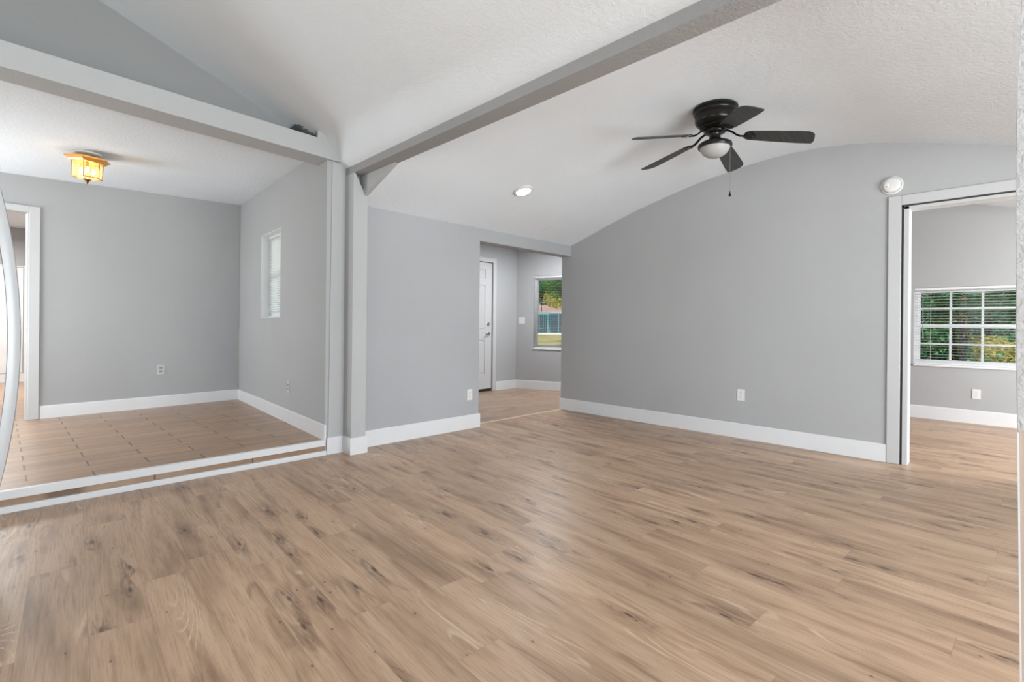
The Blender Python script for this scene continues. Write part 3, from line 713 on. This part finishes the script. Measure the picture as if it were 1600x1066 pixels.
# ---------------- ceiling fan ----------------
FC = (3.64, 1.545)
fan = thing('ceiling_fan', 'black five-blade ceiling fan hugging the ceiling with a frosted bowl light', 'ceiling fan', Matrix.Translation((FC[0], FC[1], 2.742)))
link('ceiling_canopy', (lambda b: (lathe(b, [(0, 0.0), (0.148, 0.0), (0.158, -0.010), (0.158, -0.022), (0.150, -0.028), (0.153, -0.036), (0.150, -0.046), (0.146, -0.050)], 56), b)[1])(BM()), M_dbronze, fan, True)
link('motor_housing', (lambda b: (lathe(b, [(0.146, -0.048), (0.148, -0.056), (0.140, -0.064), (0.143, -0.074), (0.142, -0.105), (0.136, -0.118), (0.120, -0.130), (0.108, -0.136), (0.112, -0.144), (0.100, -0.156), (0.085, -0.162), (0.0, -0.164)], 56), b)[1])(BM()), M_dbronze, fan, True)
link('switch_housing', (lambda b: (lathe(b, [(0.0, -0.160), (0.075, -0.162), (0.080, -0.175), (0.072, -0.190), (0.045, -0.198), (0.038, -0.215), (0.044, -0.238), (0.060, -0.252), (0.0, -0.254)], 40), b)[1])(BM()), M_dbronze, fan, True)
link('light_fitter', (lambda b: (lathe(b, [(0.0, -0.250), (0.062, -0.250), (0.100, -0.262), (0.118, -0.274), (0.122, -0.290), (0.116, -0.302), (0.104, -0.302), (0.100, -0.292), (0.0, -0.290)], 48), b)[1])(BM()), M_dbronze, fan, True)
link('light_bowl', (lambda b: (lathe(b, [(0.106, -0.292), (0.105, -0.304), (0.098, -0.322), (0.084, -0.342), (0.064, -0.358), (0.040, -0.368), (0.0, -0.372)], 48), b)[1])(BM()), M_bowl, fan, True)
M_blade = NT('black_woodgrain_blade'); co = M_blade.coord(); mpn = M_blade.n('ShaderNodeMapping'); mpn.inputs['Scale'].default_value = (3, 60, 3); M_blade.L(co, mpn.inputs[0])
nn = M_blade.noise(mpn.outputs[0], 1, 4, 0.6); M_blade.L(M_blade.ramp(nn, [(0.3, (0.018, 0.0175, 0.017)), (0.7, (0.045, 0.043, 0.042))]), M_blade.b.inputs['Base Color']); M_blade.b.inputs['Roughness'].default_value = 0.45; M_blade = M_blade.m
for ang in (-61.0, -137.4, 146.8, 79.0, 8.0):
    Ma = Matrix.Rotation(R(ang), 4, 'Z') @ Matrix.Translation((0.20, 0, -0.224)) @ Matrix.Rotation(R(8.0), 4, 'Y') @ Matrix.Rotation(R(-13), 4, 'X')
    bm = BM(); pts = []
    def half(u): return 0.052 + 0.020 * min(max(u / 0.34, 0), 1)
    for k in range(7): a = pi / 2 + pi * k / 6; pts.append((0.030 + 0.030 * cos(a) * 1.0, 0.052 * sin(a)))
    pts = [(0.012, 0.040), (0.0, 0.022), (0.0, -0.022), (0.012, -0.040), (0.035, -0.053), (0.20, -0.064), (0.36, -0.070)]
    pts += [(0.41, -0.069), (0.435, -0.058), (0.452, -0.040), (0.462, 0.0), (0.466, 0.040), (0.462, 0.062), (0.452, 0.069)]
    pts += [(0.36, 0.070), (0.20, 0.064), (0.035, 0.053)]
    prism(bm, pts, lambda u, v, w: Ma @ Vector((u, v, w)), -0.003, 0.003)
    bl = link('fan_blade', bm, M_blade, fan)
    # S-shaped iron
    bm = BM(); Z = Matrix.Rotation(R(ang), 4, 'Z')
    c = [(0.072, 0, -0.176), (0.095, 0, -0.180), (0.120, 0.004, -0.192), (0.145, 0.006, -0.212), (0.170, 0.003, -0.226), (0.208, 0, -0.232)]
    tube(bm, [Z @ Vector(q) for q in c], 0.009, 8, flat=(1.5, 0.7))
    prism(bm, [(-0.004, 0.020), (0.022, 0.044), (0.050, 0.040), (0.070, 0.016), (0.078, 0.0), (0.070, -0.016), (0.050, -0.040), (0.022, -0.044), (-0.004, -0.020)], lambda u, v, w: Ma @ Vector((u, v, w)), -0.0075, -0.0032)
    for (u, v) in ((0.02, 0.028), (0.055, 0.0), (0.02, -0.028)):
        lathe(bm, [(0, 0), (0.006, 0), (0.004, -0.004), (0, -0.005)], 8, Ma @ Matrix.Translation((u, v, -0.0075)))
    link('blade_iron', bm, M_dbronze, fan, True)
px_, py_ = 0.088, -0.078
bm = BM(); tube(bm, [(px_, py_, -0.285), (px_, py_, -0.625)], 0.0014, 6)
for k in range(60): pass
ch = link('pull_chain', bm, M_metal, fan)
bm = BM(); lathe(bm, [(0, -0.618), (0.003, -0.622), (0.004, -0.632), (0.009, -0.648), (0.0085, -0.656), (0.0, -0.662)], 14, Matrix.Translation((px_, py_, 0))); link('chain_pendant', bm, M_dbronze, ch, True)

# ---------------- brass lantern in the raised room ----------------
LX, LY = 0.372, 5.585; LZ = zC(LX, LY)
lan = thing('flush_mount_lantern', 'lit hexagonal brass and amber glass ceiling lantern in the raised room', 'ceiling light', Matrix.Translation((LX, LY, LZ)) @ Matrix.Rotation(R(12), 4, 'Z') @ Matrix.Rotation(R(3), 4, 'X') @ Matrix.Diagonal((0.82, 0.82, 0.82, 1)))
link('mounting_plate', (lambda b: (lathe(b, [(0, 0.005), (0.115, 0.005), (0.115, -0.010), (0.10, -0.018), (0.0, -0.020)], 40), b)[1])(BM()), M_plate, lan, True)
link('brass_canopy', (lambda b: (lathe(b, [(0.0, -0.050), (0.175, -0.050), (0.196, -0.056), (0.194, -0.064), (0.178, -0.070), (0.160, -0.084), (0.150, -0.098), (0.134, -0.102), (0.0, -0.099)], 6), b)[1])(BM()), M_brass, lan)
link('mounting_stem', (lambda b: (lathe(b, [(0.0, -0.010), (0.02, -0.010), (0.02, -0.055), (0, -0.055)], 16), b)[1])(BM()), M_brass, lan, True)
rt_, rb_, zt_, zb_ = 0.131, 0.124, -0.102, -0.255
for k in range(6):
    a0, a1 = 2 * pi * k / 6, 2 * pi * (k + 1) / 6
    P = lambda r, a, z: Vector((r * cos(a), r * sin(a), z))
    bm = BM(); q = [P(rt_, a0, zt_), P(rt_, a1, zt_), P(rb_, a1, zb_), P(rb_, a0, zb_)]; bm.faces.new([bm.verts.new(v) for v in q]); link('glass_pane', bm, M_amber, lan)
    bm = BM(); tube(bm, [P(rt_, a0, zt_), P(rb_, a0, zb_)], 0.0035, 6); link('corner_rod', bm, M_darkbrass, lan)
bm = BM()
for k in range(6):
    a0, a1 = 2 * pi * k / 6, 2 * pi * (k + 1) / 6
    tube(bm, [P(rb_, a0, zb_), P(rb_, a1, zb_)], 0.004, 6); tube(bm, [P(rb_, a0, zb_), Vector((0.03 * cos(a0), 0.03 * sin(a0), zb_ - 0.015))], 0.003, 6)
link('bottom_frame', bm, M_darkbrass, lan)
for k in range(6):
    a0, a1 = 2 * pi * k / 6, 2 * pi * (k + 1) / 6
    bm = BM(); bm.faces.new([bm.verts.new(v) for v in (P(rb_, a0, zb_), P(rb_, a1, zb_), P(0.03, a1, zb_ - 0.015), P(0.03, a0, zb_ - 0.015))]); link('bottom_pane', bm, M_amber, lan)
link('finial', (lambda b: (lathe(b, [(0.0, -0.248), (0.030, -0.260), (0.036, -0.270), (0.030, -0.278), (0.014, -0.282), (0.018, -0.292), (0.010, -0.300), (0.007, -0.312), (0, -0.318)], 24), b)[1])(BM()), M_darkbrass, lan, True)
for k in range(3):
    a = 2 * pi * k / 3 + 0.2; bx_, by_ = 0.055 * cos(a), 0.055 * sin(a)
    bm = BM(); lathe(bm, [(0, -0.150), (0.014, -0.150), (0.015, -0.098), (0, -0.098)][::-1], 14, Matrix.Translation((bx_, by_, -0.0))); sk = link('bulb_socket', bm, M_brass, lan, True)
    bm = BM(); lathe(bm, [(0, -0.212), (0.010, -0.209), (0.017, -0.192), (0.018, -0.177), (0.013, -0.162), (0.010, -0.150), (0, -0.149)], 18, Matrix.Translation((bx_, by_, 0))); link('bulb', bm, M_bulb, sk, True)
    pl = bpy.data.lights.new('bulb_light', 'POINT'); pl.energy = 0.8; pl.color = (1, 0.86, 0.66); pl.shadow_soft_size = 0.02
    po = bpy.data.objects.new('bulb_light', pl); col.objects.link(po); po.parent = lan; po.location = (bx_ * 0.5, by_ * 0.5, -0.180)

# torn ceiling plaster above the left beam
tn = []
rs = random.Random(3)
xs_ = [1.565 + 0.215 * i / 22 for i in range(23)]
bm = BM(); r0 = []; r1 = []; r2 = []
for i, x in enumerate(xs_):
    e = min(i, 22 - i) / 22.0
    base_y = 4.245; front = 4.15 - 0.05 * min(1, e * 6) + rs.uniform(-0.015, 0.015) + (0.03 if i in (6, 7) else 0)
    zc = lambda y: zL(x, y)
    r0.append(bm.verts.new((x, front, zc(front) - 0.003)))
    r1.append(bm.verts.new((x, (front + base_y) / 2, zc(4.2) - 0.006 - rs.uniform(0, 0.006))))
    r2.append(bm.verts.new((x, base_y, zc(4.24) - 0.008 - rs.uniform(0, 0.005))))
for i in range(22):
    bm.faces.new((r0[i], r0[i + 1], r1[i + 1], r1[i])); bm.faces.new((r1[i], r1[i + 1], r2[i + 1], r2[i]))
torn = link('torn_plaster', bm, M_drywall)
md = torn.modifiers.new('thick', 'SOLIDIFY'); md.thickness = 0.006
tag(torn, 'ragged dark patch of torn ceiling plaster above the pale beam', 'torn plaster')

# ---------------- fridge, at the frame edge ----------------
fr = thing('refrigerator', 'white refrigerator at the picture edge showing its long curved door handle', 'refrigerator', Matrix.Translation((-0.085, 2.25, 0)))
bm = BM(); box(bm, -0.72, -0.065, 0.0, 0.90, 0.03, 1.80, bev=0.008); link('cabinet', bm, M_fridge, fr)
bm = BM(); box(bm, -0.060, 0.0, 0.004, 0.896, 0.10, 1.24, bev=0.01); dr = link('fridge_door', bm, M_fridge, fr)
bm = BM(); box(bm, -0.060, 0.0, 0.004, 0.896, 1.255, 1.80, bev=0.01); dt = link('freezer_door', bm, M_fridge, fr)
for x in (-0.6, -0.12):
    for y in (0.06, 0.84):
        bm = BM(); lathe(bm, [(0, 0), (0.02, 0), (0.02, 0.03), (0, 0.03)], 12, Matrix.Translation((x, y, 0.0))); link('foot', bm, M_black, fr)
bm = BM(); N = 32; rings = []
for i in range(N + 1):
    u = -1 + 2 * i / N; z = 1.021 + u * 0.585; outer = 0.015 + 0.058 * (1 - u * u); hw = 0.019
    slope = -2 * u * 0.058 / 0.585
    sec = [(-0.9, -1.0), (0.25, -1.0), (0.85, -0.6), (1.0, 0.0), (0.85, 0.6), (0.25, 1.0), (-0.9, 1.0), (-1.0, 0.8), (-1.0, -0.8)]
    rings.append([bm.verts.new((outer - hw + a * hw, 0.47 + b * 0.017, z)) for a, b in sec])
for a, b in zip(rings, rings[1:]):
    for k in range(9): bm.faces.new((a[k], a[(k + 1) % 9], b[(k + 1) % 9], b[k]))
bm.faces.new(rings[0][::-1]); bm.faces.new(rings[-1])
hd = link('door_handle', bm, M_fridge, dr, True)

# ---------------- outdoors ----------------
def lawn_mat():
    t = NT('dry_lawn'); co = t.coord(); a = t.noise(co, 0.35, 4); b = t.noise(co, 14, 4, 0.7)
    c = t.ramp(a, [(0.35, (0.30, 0.27, 0.12)), (0.6, (0.46, 0.40, 0.20))]); c = t.mix(t.mapr(b, 0.4, 0.7, 0, 0.5), c, (0.20, 0.24, 0.08))
    t.L(c, t.b.inputs['Base Color']); t.b.inputs['Roughness'].default_value = 0.9; t.bump(b, 0.6, 0.03); return t.m
M_lawn = lawn_mat()
bm = BM()
v = [bm.verts.new(p) for p in ((-60, -80, -0.25), (140, -80, -0.25), (140, 140, -0.25), (-60, 140, -0.25))]; bm.faces.new(v)
structure(link('ground', bm, M_lawn))
def leaf_mat(name, c1, c2, tr=0.35):
    t = NT(name); co = t.coord(); n = t.noise(co, 1.7, 3); n2 = t.noise(co, 23, 2)
    c = t.ramp(n, [(0.35, c1), (0.65, c2)]); f = t.mapr(n2, 0.3, 0.7, 0.7, 1.3); c = t.mix(1.0, c, t.comb(f, f, f), 'MULTIPLY')
    t.L(c, t.b.inputs['Base Color']); t.b.inputs['Roughness'].default_value = 0.5
    tl = t.n('ShaderNodeBsdfTranslucent'); t.L(c, tl.inputs[0]); mx = t.n('ShaderNodeMixShader'); mx.inputs[0].default_value = tr
    t.L(t.b.outputs[0], mx.inputs[1]); t.L(tl.outputs[0], mx.inputs[2]); t.L(mx.outputs[0], t.out.inputs['Surface']); return t.m
L_dark = leaf_mat('dark_green_leaves', (0.05, 0.19, 0.10), (0.12, 0.36, 0.15))
L_mid = leaf_mat('mid_green_leaves', (0.10, 0.30, 0.10), (0.24, 0.50, 0.16))
L_yel = leaf_mat('yellow_green_leaves', (0.40, 0.42, 0.08), (0.66, 0.60, 0.16))
L_pale = leaf_mat('pale_sunlit_leaves', (0.42, 0.44, 0.20), (0.62, 0.58, 0.32))
M_bark = plain('bark', (0.16, 0.14, 0.11), 0.9, 0, 0.3, 0.6, 30)
import numpy as np
def leaves(name, blobs, n, size, mat, seed, parent=None):
    """blobs: (cx,cy,cz,rx,ry,rz)"""
    rg = np.random.default_rng(seed); V = []; w = np.array([b[3] * b[4] + b[4] * b[5] + b[3] * b[5] for b in blobs]); w = w / w.sum()
    pick = rg.choice(len(blobs), n, p=w); B = np.array(blobs)[pick]
    d = rg.normal(size=(n, 3)); d /= np.linalg.norm(d, axis=1)[:, None]; r = 0.55 + 0.5 * rg.random(n) ** 0.6
    c = B[:, :3] + d * B[:, 3:] * r[:, None]
    a = rg.normal(size=(n, 3)); a /= np.linalg.norm(a, axis=1)[:, None]; b = np.cross(a, rg.normal(size=(n, 3))); b /= np.linalg.norm(b, axis=1)[:, None]
    s = size * (0.6 + 0.8 * rg.random(n))[:, None]
    nn_ = np.cross(a, b)
    P = np.stack([c - a * s, c + b * s * 0.42 + nn_ * s * 0.12, c + a * s, c - b * s * 0.42 + nn_ * s * 0.12], 1).reshape(-1, 3)
    P[:, 2] = np.maximum(P[:, 2], -0.24)
    me = bpy.data.meshes.new(name); me.from_pydata(P.tolist(), [], [tuple(range(4 * i, 4 * i + 4)) for i in range(n)]); me.materials.append(mat)
    o = bpy.data.objects.new(name, me); col.objects.link(o)
    if parent: o.parent = parent
    return o
def tree(label, x, y, h, cr, n, size, mat, seed, trunk_r=0.12, lean=0.0, group=None, clear=None, name='tree', cat='tree', z0=-0.25):
    rg = random.Random(seed); t = thing(name, label, cat, Matrix.Translation((x, y, z0)), group)
    clear = clear if clear is not None else h * 0.35
    bm = BM(); pts = [(0, 0, 0), (lean * 0.3, 0, h * 0.25), (lean * 0.6, 0.05, h * 0.5), (lean, 0, h * 0.8)]
    tube(bm, pts, trunk_r, 8, rs=[trunk_r, trunk_r * 0.8, trunk_r * 0.6, trunk_r * 0.25])
    bl = []
    for k in range(9):
        a = rg.uniform(0, 2 * pi); q = cr * rg.uniform(0.2, 0.75); z = rg.uniform(clear, h * 0.92)
        bx_, by_ = lean + q * cos(a), q * sin(a); rr = cr * rg.uniform(0.35, 0.55); bl.append((bx_, by_, z, rr, rr, rr * 0.75))
        tube(bm, [(lean * 0.6, 0.05, h * 0.45), (bx_ * 0.6, by_ * 0.6, (z + h * 0.45) / 2), (bx_, by_, z)], trunk_r * 0.3, 6, rs=[trunk_r * 0.4, trunk_r * 0.25, trunk_r * 0.1])
    link('trunk', bm, M_bark, t, True)
    leaves('foliage', bl, n, size, mat, seed, t); return t
# garden behind the far room window
def shrub(label, x, y, h, r, n, size, mat, seed, group=None):
    rg = random.Random(seed); t = thing('shrub', label, 'shrub', Matrix.Translation((x, y, -0.25)), group)
    bm = BM()
    for k in range(5):
        a = rg.uniform(0, 6.28); tube(bm, [(0, 0, 0), (r * 0.3 * cos(a), r * 0.3 * sin(a), h * 0.4), (r * 0.55 * cos(a), r * 0.55 * sin(a), h * 0.75)], 0.02, 5)
    link('stem', bm, M_bark, t)
    bl = [(rg.uniform(-0.4, 0.4) * r, rg.uniform(-0.4, 0.4) * r, h * rg.uniform(0.25, 0.85), r * 0.6, r * 0.6, h * 0.28) for k in range(7)]
    leaves('foliage', bl, n, size, mat, seed, t); return t
gsh = 'garden shrubs behind the far room'
shrub('dark green leafy shrub outside the far room window, tallest and nearest the door casing', 11.2, 1.48, 2.2, 0.55, 5200, 0.05, L_dark, 11)
shrub('dark green shrub outside the far room window, behind its middle panes', 12.6, 0.95, 1.35, 0.50, 4200, 0.05, L_dark, 12)
shrub('low sparse green shrub outside the far room window, before the pale yellow one', 11.4, 0.20, 0.95, 0.42, 420, 0.045, L_mid, 13)
shrub('pale yellow shrub added for the sunlit ground low in the far room window, behind the sparse green one', 15.9, 0.25, 1.18, 0.85, 4600, 0.05, L_yel, 18)  # both yellow shrubs added; sunlit ground put into their leaf colour
shrub('second pale yellow shrub added for the sunlit ground in the far room window, beside the doorway edge', 16.2, -1.6, 1.25, 0.8, 3000, 0.05, L_yel, 19)
shrub('yellow blossoming twig clump outside the far room window, high in the middle pane', 9.6, 0.48, 1.95, 0.14, 260, 0.03, L_yel, 17)
tree('overhanging dark green tree outside the far room window', 13.6, 0.6, 4.0, 1.25, 8000, 0.06, L_dark, 14, trunk_r=0.05, clear=1.75)
tree('mid green tree standing further back outside the far room window', 19.8, 1.0, 6.0, 2.1, 9000, 0.09, L_mid, 15, trunk_r=0.1, clear=1.8)
tree('dark tree in the middle of the far room garden view', 26.0, 0.5, 7.0, 2.7, 9000, 0.11, L_dark, 16, trunk_r=0.12, clear=1.9)
tree('tall green tree at the far side of the garden, left in the far room window', 34.6, 3.0, 9.5, 3.4, 9000, 0.17, L_mid, 20, trunk_r=0.16, clear=2.0)
tree('tall dark tree closing the view behind the far room garden', 46.0, -0.5, 10.5, 4.8, 9000, 0.2, L_dark, 21, trunk_r=0.16, clear=1.6)
def polar(px, t):
    a = R(45.27) - math.atan((px - 800) / 767.3); return Vector((t * cos(a), t * sin(a), 0)), a
# front yard seen through the hall window: the lawn climbs gently towards the street
_, a = polar(858, 1); Mg = Matrix.Rotation(a, 4, 'Z')
bm = BM(); prism(bm, [(12, -0.30), (12, -0.249), (44, 0.35), (135, 0.36), (135, -0.30)], lambda u, v, w: Mg @ Vector((u, w, v)), -16, 16)
structure(link('front_lawn', bm, M_lawn))
def gz(t): return -0.25 + 0.6 * min(max((t - 12) / 32, 0), 1)
p, a = polar(846, 50); tree('dark green street tree with thin trunk seen through the hall window', p.x, p.y, 7.6, 2.4, 7000, 0.13, L_dark, 31, trunk_r=0.11, clear=3.9, z0=gz(50))
p, a = polar(892, 31); tree('yellow-green tree at the edge of the hall window view', p.x, p.y, 5.4, 1.5, 3600, 0.09, L_yel, 32, trunk_r=0.07, clear=2.3, z0=gz(31))
p, a = polar(882, 25); tree('dark leafy tree partly hidden by the hall opening edge', p.x, p.y, 5.4, 1.3, 3600, 0.08, L_mid, 36, trunk_r=0.07, clear=2.2, z0=gz(25))
p, a = polar(842, 94); tree('pale sunlit tree far beyond the front yard, above the house roof', p.x, p.y, 12, 4.2, 7000, 0.26, L_pale, 40, trunk_r=0.2, clear=3.0, z0=gz(94))
p, a = polar(880, 112); tree('second pale sunlit tree far beyond the front yard, furthest along the street', p.x, p.y, 13, 5.0, 7000, 0.3, L_pale, 41, trunk_r=0.2, clear=3.0, z0=gz(112))
p, a = polar(856, 60)
Mh = Matrix.Translation((p.x, p.y, 0.35)) @ Matrix.Rotation(a, 4, 'Z')   # local x away from us
hs = thing('house', 'low neighbouring house with a pinkish brown roof seen through the hall window', 'house', Mh)
bm = BM(); box(bm, 0, 8, -7, 7, 0, 2.5); link('house_wall', bm, plain('cream_render', (0.55, 0.48, 0.40), 0.8), hs)
bm = BM(); prism(bm, [(-0.6, 2.4), (8.6, 2.4), (8.6, 2.5), (4, 3.5), (-0.6, 2.5)], lambda u, v, w: (u, w, v), -7.6, 7.6); link('roof', bm, plain('pinkish_shingles', (0.42, 0.27, 0.24), 0.85), hs)
p, a = polar(856, 46.6); Mf = Matrix.Translation((p.x, p.y, 0.35)) @ Matrix.Rotation(a, 4, 'Z')
fe = thing('yard_fence', 'dark blue-grey yard fence seen through the lower hall window sash', 'fence', Mf)
M_fb = plain('slate_blue_boards', (0.07, 0.13, 0.19), 0.6, 0, 0.3); M_fp = plain('pale_blue_posts', (0.32, 0.45, 0.52), 0.5)
for i in range(8):
    y = -4 + i * 1.0; bm = BM()
    for j in range(5): box(bm, -0.01, 0.012, y + 0.05 + j * 0.184, y + 0.05 + j * 0.184 + 0.170, 0.08, 2.02)
    box(bm, 0.012, 0.05, y, y + 1, 0.4, 0.48); box(bm, 0.012, 0.05, y, y + 1, 1.6, 1.68); link('fence_panel', bm, M_fb, fe)
    bm = BM(); box(bm, -0.05, 0.05, y - 0.04, y + 0.04, 0, 2.15, bev=0.01); link('fence_post', bm, M_fp, fe)
p, a = polar(846, 45.0); Ms = Matrix.Translation((p.x, p.y, 0.35)) @ Matrix.Rotation(a, 4, 'Z')
sw_ = thing('swing_set', 'cyan A-frame swing set standing before the blue fence', 'swing set', Ms)
M_cy = plain('cyan_paint', (0.02, 0.42, 0.50), 0.4)
for y in (-0.55, 0.65):
    for x in (-0.5, 0.5):
        bm = BM(); tube(bm, [(x, y * 1.35, 0), (0, y, 1.85)], 0.045, 8); link('leg', bm, M_cy, sw_)
bm = BM(); tube(bm, [(0, -0.6, 1.85), (0, 0.7, 1.85)], 0.05, 8); link('top_bar', bm, M_cy, sw_)
for y in (-0.15, 0.2):
    bm = BM(); tube(bm, [(0, y, 1.83), (0, y, 0.55)], 0.015, 5); link('chain', bm, M_fp, sw_)
bm = BM(); box(bm, -0.12, 0.12, -0.2, 0.25, 0.50, 0.55, bev=0.01); link('seat', bm, M_cy, sw_)
p, a = polar(868, 43.7); bm = BM(); Mk = Matrix.Translation((p.x, p.y, 0.35)) @ Matrix.Rotation(a, 4, 'Z')
prism(bm, [(-0.5, 0.0), (0.5, 0.0), (0.42, 0.08), (0.15, 0.15), (-0.2, 0.16), (-0.42, 0.09)], lambda u, v, w: Mk @ Vector((u, w, v)), -0.75, 2.2)
tag(link('garden_border', bm, plain('pale_stone', (0.62, 0.62, 0.58), 0.7)), 'low pale stone garden border on the lawn before the blue fence', 'garden border')

# outer roof over the whole house so that only windows let light in
M_roof = plain('roof_shell', (0.3, 0.3, 0.3), 0.9)
bm = BM(); box(bm, -3.6, 8.4, -3.5, 4.32, 3.85, 3.95); structure(link('roof_slab', bm, M_roof))
structure(boxo('roof_slab', M_roof, None, 3.2, 8.2, 4.2, 6.5, 2.72, 2.8))
structure(boxo('roof_slab', M_roof, None, -2.0, 2.2, 4.33, 11.5, 2.95, 3.05))
